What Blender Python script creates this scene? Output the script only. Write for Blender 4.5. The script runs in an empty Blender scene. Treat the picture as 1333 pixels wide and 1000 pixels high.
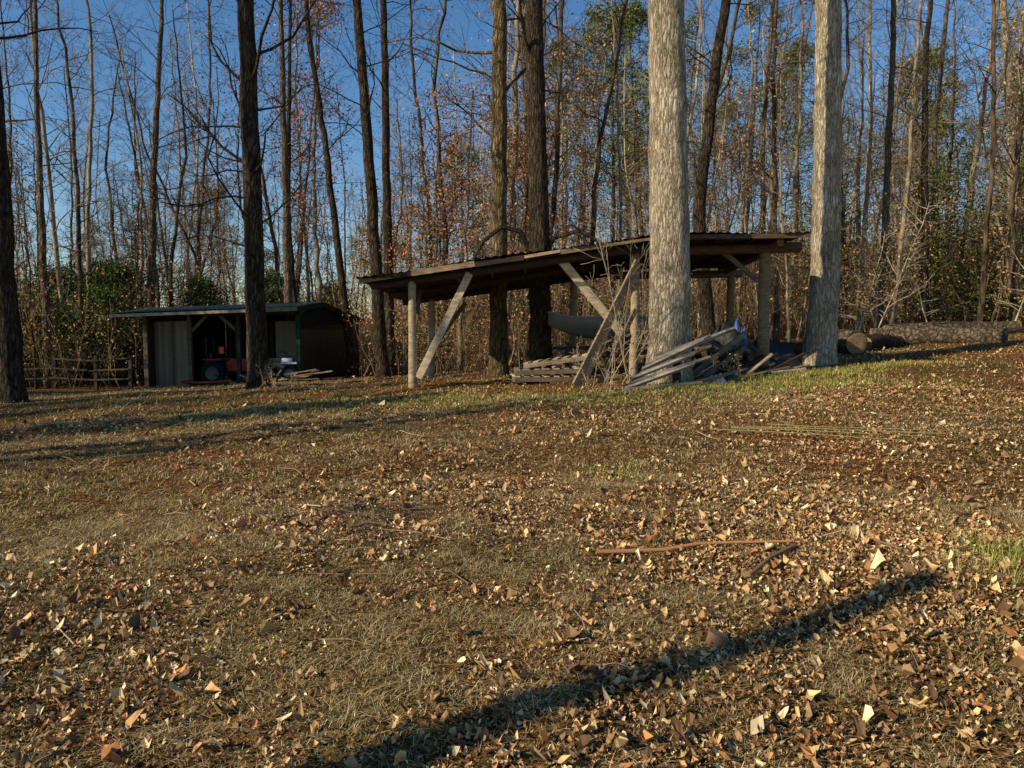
import bpy, math, random
import numpy as np
from mathutils import Vector, Matrix
R=np.random.default_rng(7)
scene=bpy.context.scene
scene.view_settings.view_transform='Standard'
scene.view_settings.look='None'
scene.view_settings.exposure=0
COL=scene.collection

# ------------------------------------------------------------ terrain
def sm(t):
    t=np.clip(t,0,1); return t*t*(3-2*t)
def gz(x,y):
    x=np.asarray(x,float); y=np.asarray(y,float)
    t=np.clip(y/15,0,1); r=.5*t+.5*sm(t)
    z=r*np.clip(.5+.042*x,-.05,1.5)
    z=z+np.clip(y-16,0,45)*(-.035+.065*sm((x+6)/22))
    z=z+sm((y-50)/80)*(5+8*sm((x+25)/40))
    z=z+.022*np.sin(1.9*x+.7*y)+.02*np.sin(2.3*y-1.1*x+1)+.014*np.sin(5.1*x+3.7*y)*np.sin(4.3*y-2.2*x)
    z=z+.010*np.sin(13*x+5*y)*np.sin(11*y-6*x+2)
    return z
def gzf(x,y): return float(gz(x,y))

# ------------------------------------------------------------ mesh builder
class MB:
    def __init__(s): s.v=[];s.c=[];s.f=[];s.n=0
    def add(s,V,F,col=(1,1,1),mat=0,smooth=False):
        V=np.asarray(V,float).reshape(-1,3)
        c=np.asarray(col,float)
        if c.ndim==1: c=np.tile(c,(len(V),1))
        s.v.append(V);s.c.append(c)
        s.f.append((np.asarray(F,int)+s.n,mat,smooth)); s.n+=len(V)
    def build(s,name,mats,parent=None,link=True,bevel=0):
        me=bpy.data.meshes.new(name)
        V=np.concatenate(s.v);C=np.concatenate(s.c)
        me.vertices.add(len(V)); me.vertices.foreach_set('co',V.ravel())
        lv=[];ls=[];mi=[];smo=[];o=0
        for F,m,k in s.f:
            n,w=F.shape
            lv.append(F.ravel()); ls.append(o+np.arange(n)*w); o+=n*w
            mi.append(np.full(n,m)); smo.append(np.full(n,k))
        lv=np.concatenate(lv);ls=np.concatenate(ls)
        me.loops.add(len(lv)); me.loops.foreach_set('vertex_index',lv.astype(np.int32))
        me.polygons.add(len(ls)); me.polygons.foreach_set('loop_start',ls.astype(np.int32))
        me.polygons.foreach_set('material_index',np.concatenate(mi).astype(np.int32))
        me.polygons.foreach_set('use_smooth',np.concatenate(smo).astype(bool))
        me.update(calc_edges=True)
        a=me.color_attributes.new('Col','FLOAT_COLOR','POINT')
        a.data.foreach_set('color',np.hstack([C,np.ones((len(C),1))]).ravel().astype(np.float32))
        for m in mats: me.materials.append(m)
        if not link: return me
        ob=bpy.data.objects.new(name,me); COL.objects.link(ob)
        if parent: ob.parent=parent
        if bevel:
            b=ob.modifiers.new('bevel','BEVEL'); b.width=bevel; b.segments=2; b.limit_method='ANGLE'
        return ob
    def tube(s,P,r,k=6,col=(1,1,1),mat=0,cap=False,rough=0,smooth=True):
        P=np.asarray(P,float); n=len(P); r=np.broadcast_to(np.asarray(r,float),(n,))
        T=np.gradient(P,axis=0); T/=np.linalg.norm(T,axis=1)[:,None]+1e-9
        av=P[-1]-P[0]; ref=np.array([1.,0,0]) if abs(av[0])<.7*np.linalg.norm(av) else np.array([0,0,1.])
        A=np.cross(T,ref); A/=np.linalg.norm(A,axis=1)[:,None]+1e-9
        B=np.cross(T,A)
        th=np.arange(k)*2*math.pi/k
        rr=r[:,None]*np.ones(k)[None,:]
        if rough: rr=rr*(1+rough*R.normal(size=(n,k)))
        V=P[:,None,:]+rr[:,:,None]*(np.cos(th)[None,:,None]*A[:,None,:]+np.sin(th)[None,:,None]*B[:,None,:])
        i=np.arange(n-1)[:,None]*k; j=np.arange(k)[None,:]; j2=(j+1)%k
        F=np.stack([i+j,i+j2,i+k+j2,i+k+j],-1).reshape(-1,4)
        s.add(V,F,col,mat,smooth)
        if cap:
            for q in (0,n-1):
                VV=np.vstack([V[q],P[q][None]])
                FF=np.array([[m,(m+1)%k,k] for m in range(k)])
                s.add(VV,FF,np.asarray(col)*(1.15),mat,False)
    def box(s,c,size,rot=None,col=(1,1,1),mat=0):
        x,y,z=[q/2 for q in size]
        V=np.array([[-x,-y,-z],[x,-y,-z],[x,y,-z],[-x,y,-z],[-x,-y,z],[x,-y,z],[x,y,z],[-x,y,z]])
        if rot is not None: V=V@np.array(rot).T
        V=V+np.asarray(c,float)
        s.add(V,[[0,3,2,1],[4,5,6,7],[0,1,5,4],[1,2,6,5],[2,3,7,6],[3,0,4,7]],col,mat)
    def beam(s,p0,p1,w,h,col=(1,1,1),mat=0,roll=0):
        p0=np.asarray(p0,float);p1=np.asarray(p1,float);d=p1-p0;L=np.linalg.norm(d);d/=L
        up=np.array([0,0,1.]) if abs(d[2])<.9 else np.array([0,1.,0])
        a=np.cross(up,d);a/=np.linalg.norm(a);b=np.cross(d,a)
        a2=a*math.cos(roll)+b*math.sin(roll); b2=-a*math.sin(roll)+b*math.cos(roll)
        s.box((p0+p1)/2,(L,w,h),np.stack([d,a2,b2],1),col,mat)
    def lathe(s,c,axis,prof,k=20,col=(1,1,1),mat=0,smooth=True):
        ax=np.asarray(axis,float);ax/=np.linalg.norm(ax)
        ref=np.array([0,0,1.]) if abs(ax[2])<.9 else np.array([1.,0,0])
        A=np.cross(ax,ref);A/=np.linalg.norm(A);B=np.cross(ax,A)
        th=np.arange(k)*2*math.pi/k
        V=np.concatenate([[np.asarray(c)+ax*h+r*(math.cos(t)*A+math.sin(t)*B) for t in th] for r,h in prof])
        n=len(prof);i=np.arange(n-1)[:,None]*k;j=np.arange(k)[None,:];j2=(j+1)%k
        s.add(V,np.stack([i+j,i+j2,i+k+j2,i+k+j],-1).reshape(-1,4),col,mat,smooth)
    def cloud(s,C,size,col,mat=0,aspect=.6,flat=0.):
        """small leaf quads, randomly turned"""
        N=len(C)
        a=R.normal(size=(N,3)); a[:,2]*=(1-flat); a/=np.linalg.norm(a,axis=1)[:,None]
        b=np.cross(a,R.normal(size=(N,3))); b/=np.linalg.norm(b,axis=1)[:,None]
        sz=np.broadcast_to(size,(N,))*R.uniform(.6,1.3,N)
        a=a*sz[:,None]*.5; b=b*sz[:,None]*.5*aspect
        V=np.stack([C-a,C+b,C+a,C-b],1).reshape(-1,3)
        F=np.arange(4*N).reshape(N,4)
        s.add(V,F,np.repeat(col,4,axis=0),mat)

def pal(N,cols,w=None,jit=.2):
    cols=np.array(cols); 
    if w is not None: w=np.array(w)/sum(w)
    c=cols[R.choice(len(cols),N,p=w)]
    return np.clip(c*(1+jit*R.normal(size=(N,1))),.004,1)

# ------------------------------------------------------------ materials
def newmat(name):
    m=bpy.data.materials.new(name);m.use_nodes=True
    nt=m.node_tree; b=nt.nodes['Principled BSDF']; return m,nt,b
def N(nt,t,**k):
    n=nt.nodes.new(t)
    for a,v in k.items(): setattr(n,a,v)
    return n
def ramp(nt,inp,stops):
    n=N(nt,'ShaderNodeValToRGB'); e=n.color_ramp.elements
    while len(e)<len(stops): e.new(.5)
    for q,(p,c) in zip(e,stops): q.position=p;q.color=(*c,1)
    nt.links.new(inp,n.inputs[0]); return n.outputs[0]
def noise(nt,vec,scale,detail=4,rough=.6):
    n=N(nt,'ShaderNodeTexNoise'); n.inputs['Scale'].default_value=scale;n.inputs['Detail'].default_value=detail
    n.inputs['Roughness'].default_value=rough
    if vec is not None: nt.links.new(vec,n.inputs['Vector'])
    return n.outputs[0]
def mapping(nt,sc):
    tc=N(nt,'ShaderNodeTexCoord');m=N(nt,'ShaderNodeMapping');m.inputs['Scale'].default_value=sc
    nt.links.new(tc.outputs['Object'],m.inputs['Vector']);return m.outputs[0]
def mix(nt,f,a,b,mode='MIX'):
    n=N(nt,'ShaderNodeMix',data_type='RGBA',blend_type=mode)
    for s,v in ((n.inputs[0],f),(n.inputs[6],a),(n.inputs[7],b)):
        if hasattr(v,'links'): nt.links.new(v,s)
        elif isinstance(v,(int,float)): s.default_value=v
        else: s.default_value=(*v,1)
    return n.outputs[2]
def bump(nt,b,h,st,dist):
    n=N(nt,'ShaderNodeBump');n.inputs['Strength'].default_value=st;n.inputs['Distance'].default_value=dist
    nt.links.new(h,n.inputs['Height']);nt.links.new(n.outputs[0],b.inputs['Normal'])
def bark(name,dark,mid,light,moss=None,fx=17,fz=3.0):
    m,nt,b=newmat(name)
    v=mapping(nt,(fx,fx,fz))
    vo=N(nt,'ShaderNodeTexVoronoi',feature='DISTANCE_TO_EDGE');vo.inputs['Scale'].default_value=1
    w=noise(nt,v,1.0,4,.7); sc=N(nt,'ShaderNodeVectorMath',operation='SCALE');sc.inputs['Scale'].default_value=2.2
    cx=N(nt,'ShaderNodeCombineXYZ');nt.links.new(w,cx.inputs[0]);nt.links.new(w,cx.inputs[1]);nt.links.new(w,cx.inputs[2])
    nt.links.new(cx.outputs[0],sc.inputs[0])
    add=N(nt,'ShaderNodeVectorMath',operation='ADD')
    nt.links.new(v,add.inputs[0]);nt.links.new(sc.outputs[0],add.inputs[1]);nt.links.new(add.outputs[0],vo.inputs['Vector'])
    c1=ramp(nt,vo.outputs['Distance'],[(0,dark),(.09,mid),(.35,light)])
    n2=noise(nt,mapping(nt,(2,2,.8)),1.5,4,.65)
    c=mix(nt,1,c1,ramp(nt,n2,[(.35,(.62,.6,.56)),(.6,(1,1,1))]),'MULTIPLY')
    n3=noise(nt,mapping(nt,(50,50,12)),1,3,.7)
    c=mix(nt,.7,c,ramp(nt,n3,[(.3,(.3,.3,.3)),(.65,(1.15,1.15,1.15))]),'MULTIPLY')
    if moss:
        n4=noise(nt,mapping(nt,(2.2,2.2,1.1)),2,5,.7)
        c=mix(nt,ramp(nt,n4,[(.54,(0,0,0)),(.66,(.8,.8,.8))]),c,moss)
    nt.links.new(c,b.inputs['Base Color']); b.inputs['Roughness'].default_value=.95
    b.inputs['Specular IOR Level'].default_value=.1
    mm=N(nt,'ShaderNodeMath',operation='MINIMUM');mm.inputs[1].default_value=.3
    nt.links.new(vo.outputs['Distance'],mm.inputs[0])
    ad=N(nt,'ShaderNodeMath',operation='ADD');nt.links.new(mm.outputs[0],ad.inputs[0])
    ml=N(nt,'ShaderNodeMath',operation='MULTIPLY');ml.inputs[1].default_value=.35;nt.links.new(n3,ml.inputs[0])
    nt.links.new(ml.outputs[0],ad.inputs[1])
    bump(nt,b,ad.outputs[0],1.0,.07); return m
B_LIGHT=bark('bark_pale',(.17,.12,.075),(.60,.48,.32),(.82,.69,.50))
B_DARK=bark('bark_dark',(.015,.010,.007),(.075,.052,.033),(.17,.12,.075))
B_MID=bark('bark_grey',(.035,.024,.015),(.20,.145,.09),(.38,.29,.19))
B_MOSS=bark('bark_mossy',(.03,.022,.01),(.19,.135,.065),(.46,.34,.18),moss=(.16,.13,.025))
def farbark(name,a,b_):
    m,nt,b=newmat(name)
    n=noise(nt,mapping(nt,(6,6,1.3)),1,2,.7)
    nt.links.new(ramp(nt,n,[(.35,a),(.62,b_)]),b.inputs['Base Color'])
    b.inputs['Roughness'].default_value=.95;b.inputs['Specular IOR Level'].default_value=0;return m
F_MID=farbark('far_bark_grey',(.12,.085,.055),(.38,.29,.18))
F_DARK=farbark('far_bark_dark',(.03,.021,.014),(.15,.105,.065))
F_LIGHT=farbark('far_bark_pale',(.24,.19,.12),(.58,.47,.32))
def colmat(name,rough=.9,transl=0,nz=0,nscale=(8,8,8),bst=0,metal=0,spec=.2):
    m,nt,b=newmat(name)
    a=N(nt,'ShaderNodeAttribute',attribute_name='Col'); c=a.outputs['Color']
    if nz:
        n=noise(nt,mapping(nt,nscale),1,6,.7)
        c=mix(nt,nz,c,ramp(nt,n,[(.3,(.25,.22,.2)),(.55,(1,1,1)),(.75,(1.3,1.25,1.2))]),'MULTIPLY')
        if bst: bump(nt,b,n,bst,.02)
    nt.links.new(c,b.inputs['Base Color']);b.inputs['Roughness'].default_value=rough
    b.inputs['Metallic'].default_value=metal;b.inputs['Specular IOR Level'].default_value=spec
    return m
def simple(name):
    m=bpy.data.materials.new(name);m.use_nodes=True;nt=m.node_tree;nt.nodes.remove(nt.nodes['Principled BSDF'])
    a=N(nt,'ShaderNodeAttribute',attribute_name='Col');d=N(nt,'ShaderNodeBsdfDiffuse')
    nt.links.new(a.outputs['Color'],d.inputs[0]);nt.links.new(d.outputs[0],nt.nodes['Material Output'].inputs['Surface']);return m
M_LEAF=simple('leaf')
M_LITTER=colmat('litter_leaf',.6,0,spec=.35)
M_GRASS=simple('dry_grass')
M_WOOD=colmat('weathered_wood',.9,0,.8,(5,5,18),.5)
M_PAINT=colmat('painted_metal',.45,0,.3,(3,3,3),0,spec=.4)
M_RUBBER=colmat('rubber',.8,0,.4,(9,9,9),0)
M_TWIG=simple('twig')
M_TARP=colmat('tarp',.55,0,.5,(4,4,4),.6,spec=.4)

# ground material
def ground_mat():
    m,nt,b=newmat('leafy_ground')
    v=mapping(nt,(1,1,1))
    big=noise(nt,v,.45,4,.6)
    base=ramp(nt,big,[(.34,(.24,.165,.065)),(.48,(.36,.215,.085)),(.62,(.44,.20,.075))])
    vo=N(nt,'ShaderNodeTexVoronoi');vo.inputs['Scale'].default_value=34
    nt.links.new(v,vo.inputs['Vector'])
    sep=N(nt,'ShaderNodeSeparateColor');nt.links.new(vo.outputs['Color'],sep.inputs[0])
    cell=ramp(nt,sep.outputs[0],[(0,(.15,.13,.11)),(.4,(.55,.5,.45)),(.75,(1.1,1.05,.9)),(1,(1.8,1.6,1.3))])
    c=mix(nt,.85,base,cell,'MULTIPLY')
    f=noise(nt,v,55,5,.75)
    c=mix(nt,1,c,ramp(nt,f,[(.42,(.06,.045,.035)),(.51,(.65,.65,.65)),(.64,(1.5,1.45,1.3))]),'MULTIPLY')
    at=N(nt,'ShaderNodeAttribute',attribute_name='Col')
    c=mix(nt,1,c,at.outputs['Color'],'MULTIPLY')
    nt.links.new(c,b.inputs['Base Color']);b.inputs['Roughness'].default_value=1;b.inputs['Specular IOR Level'].default_value=.05
    f2=noise(nt,v,28,5,.75)
    bump(nt,b,f2,1,.06)
    return m
M_GROUND=ground_mat()
nx,ny=420,420
ux=np.linspace(-1,1,nx);uy=np.linspace(0,1,ny)
xs=12*ux+ (400-12)*np.sign(ux)*np.abs(ux)**5
ys=-30+ 32*np.clip(uy/.12,0,1)+ 23*np.clip((uy-.12)/.6,0,1)+ 475*np.clip((uy-.72)/.28,0,1)**3
X,Y=np.meshgrid(xs,ys)
V=np.stack([X,Y,gz(X,Y)],-1).reshape(-1,3)
i=np.arange(ny-1)[:,None]*nx;j=np.arange(nx-1)[None,:]
F=np.stack([i+j,i+j+1,i+nx+j+1,i+nx+j],-1).reshape(-1,4)
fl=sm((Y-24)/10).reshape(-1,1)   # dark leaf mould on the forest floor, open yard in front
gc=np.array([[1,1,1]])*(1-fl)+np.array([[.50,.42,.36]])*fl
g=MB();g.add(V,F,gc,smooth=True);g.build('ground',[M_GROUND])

# ------------------------------------------------------------ leaf litter + dry grass
def sector(n,d0,d1,amax=50,p=1.0):
    u=R.uniform(size=n)
    if p==1.0: d=d0*(d1/d0)**u
    else: d=(d0**p+(d1**p-d0**p)*u)**(1/p)
    a=np.radians(R.uniform(-amax,amax,n))
    return d*np.sin(a),d*np.cos(a)-.0
def patch(x,y):
    return np.sin(.9*x+1.3*y)+np.sin(1.7*x-.8*y+2)+.7*np.sin(2.9*x+2.1*y+1+np.sin(1.3*y))+.6*np.sin(5*y-3.1*x+np.sin(2*x))
def fine(x,y):
    return np.sin(9.1*x+5.3*y+2*np.sin(3.1*y))+np.sin(7.7*y-6.1*x+2*np.sin(4.3*x+1))+.8*np.sin(17*x-13*y+2*np.sin(7*y))
def litter(n,d0,d1,s0,s1,p):
    x,y=sector(n,d0,d1,p=p)
    k=R.uniform(-2.6,2.6,n)<patch(x,y)*1.1+.7*fine(x,y)+.05+.25*x-.6*np.clip((y-3)/4,0,1); x=x[k];y=y[k];n=len(x)
    s=R.uniform(s0,s1,n)*R.choice([.5,.8,1.0,1.7,2.2],n,p=[.42,.35,.175,.04,.015])
    L=np.zeros((n,8,3))
    wl=R.uniform(.08,.38,(n,2)); wr=R.uniform(.08,.38,(n,2)); fold=R.uniform(-.2,2.0,n); curl=R.uniform(-.8,2.4,n)
    L[:,0]=[-.5,0,0];L[:,1,0]=-.2;L[:,2,0]=.12;L[:,3,0]=.5;L[:,3,1]=R.normal(size=n)*.12;L[:,1,1]=R.normal(size=n)*.05
    L[:,4,0]=-.22+R.normal(size=n)*.14;L[:,5,0]=.16+R.normal(size=n)*.14
    L[:,6,0]=-.22+R.normal(size=n)*.14;L[:,7,0]=.16+R.normal(size=n)*.14
    L[:,4,1]=wl[:,0];L[:,5,1]=wl[:,1];L[:,6,1]=-wr[:,0];L[:,7,1]=-wr[:,1]
    L[:,:,2]=np.abs(L[:,:,1])*fold[:,None]+curl[:,None]*L[:,:,0]**2+R.normal(size=(n,8))*.05
    L*=s[:,None,None]
    a=R.uniform(0,6.283,n);tx=R.normal(size=n)*.4;ty=R.normal(size=n)*.4
    ca,sa=np.cos(a)[:,None],np.sin(a)[:,None]
    X=L[:,:,0]*ca-L[:,:,1]*sa;Y=L[:,:,0]*sa+L[:,:,1]*ca
    Z=L[:,:,2]+X*tx[:,None]+Y*ty[:,None]
    Z=Z-Z.min(axis=1)[:,None]*.6
    V=np.stack([X+x[:,None],Y+y[:,None],Z+gz(x,y)[:,None]+.003+R.uniform(0,.018,n)[:,None]],-1).reshape(-1,3)
    b=np.arange(n)[:,None]*8
    T=np.concatenate([b+np.array(q)[None] for q in ([0,1,4],[0,6,1],[2,3,5],[2,7,3])])
    Q=np.concatenate([b+np.array(q)[None] for q in ([1,2,5,4],[1,6,7,2])])
    c=pal(n,[(.64,.43,.19),(.52,.29,.11),(.15,.075,.03),(.84,.64,.36),(.46,.19,.065),(.32,.18,.075)],[3.2,2.4,2.9,1.1,.9,2.6],jit=.25)
    return V,T,Q,np.repeat(c,8,axis=0)
lit=MB()
for args in ((110000,1.5,7,.018,.044,2.0),(95000,5,14,.022,.048,2.0),(40000,12,32,.035,.065,2.0)):
    V,T,Q,c=litter(*args)
    n0=lit.n; lit.v.append(V);lit.c.append(c);lit.f.append((T+n0,0,False));lit.f.append((Q+n0,0,False));lit.n+=len(V)
lit.build('leaf_litter',[M_LITTER])

def grass(mb,x,y,h,w,col,lean=.9):
    n=len(x);a=R.uniform(0,6.283,n);h=h*R.uniform(.4,1.3,n)
    l=np.abs(R.normal(size=n))*lean*h
    z=gz(x,y)-.005
    dx=np.cos(a);dy=np.sin(a);px=-dy*w/2;py=dx*w/2
    B=np.stack([x,y,z],-1);pp=np.stack([px,py,0*px],-1)
    M=B+np.stack([dx*l*.4,dy*l*.4,h*.65],-1);T=B+np.stack([dx*l,dy*l,h*R.uniform(.3,1.1,n)],-1)
    V=np.stack([B-pp,B+pp,M+pp*.7,M-pp*.7,T],1).reshape(-1,3)
    b=np.arange(n)[:,None]*5;n0=mb.n
    mb.v.append(V);mb.c.append(np.repeat(col,5,axis=0))
    mb.f.append((b+np.array([[0,1,2,3]])+n0,0,False));mb.f.append((b+np.array([[3,2,4]])+n0,0,False));mb.n+=len(V)
gr=MB()
for n,d0,d1,h,w in ((260000,1.5,7,.022,.0026),(170000,5,13,.028,.005),(60000,11,26,.045,.010)):
    x,y=sector(n,d0,d1,p=2.0)
    k=R.uniform(-2.6,2.6,n)<-patch(x,y)*1.0-.7*fine(x,y)+1.1-.2*x;x=x[k];y=y[k];n=len(x)
    c=pal(n,[(.60,.45,.21),(.44,.29,.12),(.76,.60,.34),(.15,.09,.04),(.26,.23,.07)],[3,3,1.5,2.4,1.1])
    hh=h*(1+.4*np.clip(-fine(x,y),0,2))
    grass(gr,x,y,hh,w,c,3.0)
gr.build('dry_grass',[M_GRASS])
gg=MB()
for cx,cy,rx,ry,n,h in ((1.6,12.3,2.6,.9,6000,.07),(-1.6,12.6,1.6,.8,2600,.06),(4.6,12.8,1.8,.6,4500,.09),(5.2,14.2,1.5,.5,3500,.10),(3.1,4.3,.35,.4,1300,.12),(2.6,3.2,.5,.5,500,.05),(-3.5,12.5,2.5,1.5,2500,.06),(.9,6.9,.3,.25,150,.08),(-5,6,2.5,2,4000,.04),(-2.5,3.2,1.5,1,2500,.03),(7.5,15.5,1.6,.6,1800,.10),(-7.5,15,3,1.5,3000,.05)):
    x=cx+rx*R.normal(size=n)*.6;y=cy+ry*R.normal(size=n)*.6
    c=pal(n,[(.24,.25,.05),(.40,.38,.08),(.52,.44,.14),(.15,.16,.04)])
    grass(gg,x,y,h,.008 if cy>5 else .004,c,1.1)
gg.build('green_grass',[M_GRASS])

# ------------------------------------------------------------ trees
def unit(v): return v/(np.linalg.norm(v)+1e-9)
def limb(mb,p,d,L,r,lev,maxlev,tips,mat,up=.12,col=(1,1,1),crook=.22,dens=1.0):
    n=(0,6,4,3)[lev] if lev<4 else 3
    P=[p];D=[d];q=p.copy()
    for k in range(n):
        d=unit(d+R.normal(size=3)*crook+np.array([0,0,up])); q=q+d*L/n; P.append(q);D.append(d)
    rr=np.linspace(r,max(r*.25,.004),n+1)
    mb.tube(P,rr,(0,6,4,3)[lev] if lev<4 else 3,col,mat)
    tips.append(q)
    if lev<maxlev:
        nc=int(R.integers(4,8)*dens)
        for c in range(nc):
            t=R.uniform(.2,1)*n; a=int(min(t,n-1e-3));f=t-a
            s=P[a]*(1-f)+P[a+1]*f
            dd=unit(D[min(a+1,n)]+R.normal(size=3)*.75)
            limb(mb,s,dd,L*R.uniform(.3,.6)*(1.15-.5*t/n),rr[a]*.5,lev+1,maxlev,tips,mat,up,col,crook*1.2,dens)
def trunk(mb,ctrl,r0,r1,sides=10,mat=0,flare=.35,wob=.04,rough=0.0,seg=.7):
    ctrl=np.array(ctrl,float)
    z=ctrl[:,2];n=max(6,int((z[-1]-z[0])/seg))
    zz=np.linspace(z[0],z[-1],n+1)
    P=np.stack([np.interp(zz,z,ctrl[:,0]),np.interp(zz,z,ctrl[:,1]),zz],-1)
    for _ in range(3): P[1:-1,:2]=(P[:-2,:2]+P[1:-1,:2]*2+P[2:,:2])/4
    P[1:-1,:2]+=R.normal(size=(n-1,2))*wob
    t=(zz-zz[0])/(zz[-1]-zz[0]); r=r0+(r1-r0)*t**.9
    r=r*(1+flare*np.exp(-(zz-zz[0])/.35))
    mb.tube(P,r,sides,mat=mat,rough=rough)
    return P,r
def tree_mesh(ctrl,r0,r1,first,nl,lim=4.,maxlev=3,sides=10,mat=0,flare=.35,dens=1.,wob=.04,ang=.5,mb=None,rough=0,seg=.7,up=.12,thick=.3):
    mb=mb or MB();tips=[]
    P,r=trunk(mb,ctrl,r0,r1,sides,mat,flare,wob,rough,seg)
    H=P[-1,2]-P[0,2];z0=P[0,2]
    for k in range(nl):
        h=first+(H-first)*(k+R.uniform())/nl
        i=int(np.clip(np.searchsorted(P[:,2]-z0,h)-1,0,len(P)-2))
        f=(h+z0-P[i,2])/(P[i+1,2]-P[i,2]);s=P[i]*(1-f)+P[i+1]*f
        a=R.uniform(0,6.283);d=unit(np.array([math.cos(a),math.sin(a),R.uniform(.1,1.1)*ang*2]))
        L=lim*R.uniform(.5,1.1)*(1-.55*(h/H))
        limb(mb,s,d,L,min(.07,max(.016,r[i]*R.uniform(.6,1.2)*thick)),1,maxlev,tips,mat,up,dens=dens)
    return mb,np.array(tips)
BROWN=[(.50,.25,.09),(.40,.21,.09),(.55,.35,.16),(.25,.13,.055)]
ORANGE=[(.56,.20,.08),(.46,.20,.09),(.62,.34,.15),(.32,.14,.06)]
YGREEN=[(.19,.21,.045),(.27,.24,.065),(.09,.12,.03),(.30,.23,.08),(.05,.08,.02)]
DGREEN=[(.06,.10,.025),(.09,.13,.035),(.03,.06,.018),(.13,.14,.04)]

hero=[
 ('hardwood_tree',B_DARK,[(-10.9,0),(-11.1,8.5),(-11.3,19)],16,.28,.08,7,14),
 ('hardwood_tree',B_MID,[(-15.7,0),(-15.8,10),(-15.6,17)],25,.14,.04,5,24),
 ('hardwood_tree',B_MID,[(-14.7,0),(-14.4,8),(-14.0,13),(-13.6,19)],30,.2,.05,7,24),
 ('hardwood_tree',B_DARK,[(-5.85,0),(-5.9,4),(-5.97,9),(-6.1,20)],17,.235,.12,3.8,26),
 ('hardwood_tree',B_MID,[(-7.8,0),(-7.9,9),(-8.0,19)],26,.16,.05,6,20),
 ('hardwood_tree',B_DARK,[(-5.6,0),(-6.4,7.6),(-7.05,12.3),(-7.3,19)],26,.15,.05,7,18),
 ('hardwood_tree',B_DARK,[(-3.85,0),(-4.1,5),(-4.5,11),(-4.7,19)],22,.2,.08,6.5,20),
 ('hardwood_tree',B_DARK,[(-3.95,0),(-4.07,11.9),(-4.1,20)],24,.17,.06,8,18),
 ('hardwood_tree',B_MOSS,[(-.35,0),(-.33,5),(-.3,10),(-.5,20)],19,.24,.12,5.6,24),
 ('hardwood_tree',B_DARK,[(.72,0),(.62,5),(.5,9.3),(.4,20)],18,.28,.13,6.5,20),
 ('large_hardwood_tree',B_LIGHT,[(2.98,0),(2.98,2.2),(2.93,4.2),(2.84,7.6),(2.7,22)],14,.40,.2,9.5,16),
 ('hardwood_tree',B_DARK,[(5.95,0),(5.65,2.5),(5.45,4.3),(6.0,8.9),(6.3,11),(7,19)],22,.22,.07,7,18),
 ('large_hardwood_tree',B_LIGHT,[(7.05,0),(7.15,2),(7.15,4.5),(7.08,8.9),(7.0,21)],17,.34,.18,8.0,18),
 ('hardwood_tree',B_LIGHT,[(20.2,0),(20.0,7),(19.4,13),(19,21)],30,.22,.08,8,18),
 ('hardwood_tree',B_MID,[(12.4,0),(12.6,10),(12.3,20)],25,.13,.05,6,20),
 ('hardwood_tree',B_DARK,[(15.6,0),(15.3,10),(15.9,20)],28,.15,.05,6,20),
 ('hardwood_tree',B_DARK,[(-8.9,0),(-9.3,7),(-9.0,18)],31,.13,.05,5,24),
 ('hardwood_tree',B_MID,[(9.2,0),(9.0,7),(9.6,18)],27,.11,.05,5,22),
 ('hardwood_tree',B_LIGHT,[(14.0,0),(14.3,8),(13.9,19)],30,.12,.05,6,22),
 ('hardwood_tree',B_MID,[(17.8,0),(17.4,8),(18.2,19)],31,.14,.05,6,22),
]
for q,(nm,bk,cx,y,r0,r1,first,nl) in enumerate(hero):
    z0=gzf(cx[0][0],y)-.08
    big=r0>.3
    ctrl=[(a,y+.02*b,z0+b) for a,b in cx]
    mb,t=tree_mesh(ctrl,r0,r1,first,nl,lim=5.0 if r0>.2 else 4.3,sides=28 if big else 14,flare=.28 if big else .3,wob=.010 if big else .014,rough=.02 if big else .015,seg=.25 if big else .5,dens=.95,thick=.2,up=.05)
    if q==3:
        T=[]
        for h in (3.3,3.8,4.4,5,5.3,6,6.4):
            s_=R.choice([-1,1]);limb(mb,np.array([-5.9,17.2,z0+h]),unit(np.array([s_,-.3,.25])),R.uniform(1.2,3.0),.026,1,3,T,0,-.03)
    if q==9:
        T=[]
        for arc in ([(.62,18.3,3.2),(.2,18,3.95),(-.25,17.9,4.05),(-.7,17.9,3.7),(-.9,17.9,3.3)],[(.6,18.3,3.0),(1.0,18,3.8),(1.6,17.8,3.95),(2.2,17.7,3.6)]):
            P=[np.array([a,b,c]) for a,b,c in arc];mb.tube(P,np.linspace(.075,.035,len(P)),7)
            for p in P[1:]:
                for _ in range(4): limb(mb,p,unit(R.normal(size=3)+np.array([0,0,-.1])),R.uniform(.4,1.0),.012,2,3,T,0,-.02)
    if q==12:
        T=[];limb(mb,np.array([7.2,17.1,z0+8.2]),unit(np.array([.8,-.2,.5])),2.2,.05,1,3,T,0,.02)
    mb.build(nm,[bk,B_MID])
def leafy(name,x,y,H,r,first,nl,cols,nleaf,size,spread,bk,lim=3.2):
    z0=gzf(x,y)-.1
    mb,t=tree_mesh([(x,y,z0),(x+R.normal()*.3,y,z0+H*.5),(x+R.normal()*.5,y,z0+H)],r,.02,first,nl,lim=lim,sides=8,ang=.25,up=.03)
    c=t[R.integers(0,len(t),nleaf)]+R.normal(size=(nleaf,3))*spread
    mb.cloud(c,size,pal(nleaf,cols),1)
    mb.build(name,[bk,M_LEAF])
leafy('beech_tree',-1.7,24,9,.09,1.5,24,ORANGE,6500,.085,.25,F_MID)
leafy('beech_tree',.9,26,8,.08,1.5,18,ORANGE,4000,.085,.25,F_MID)
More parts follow.
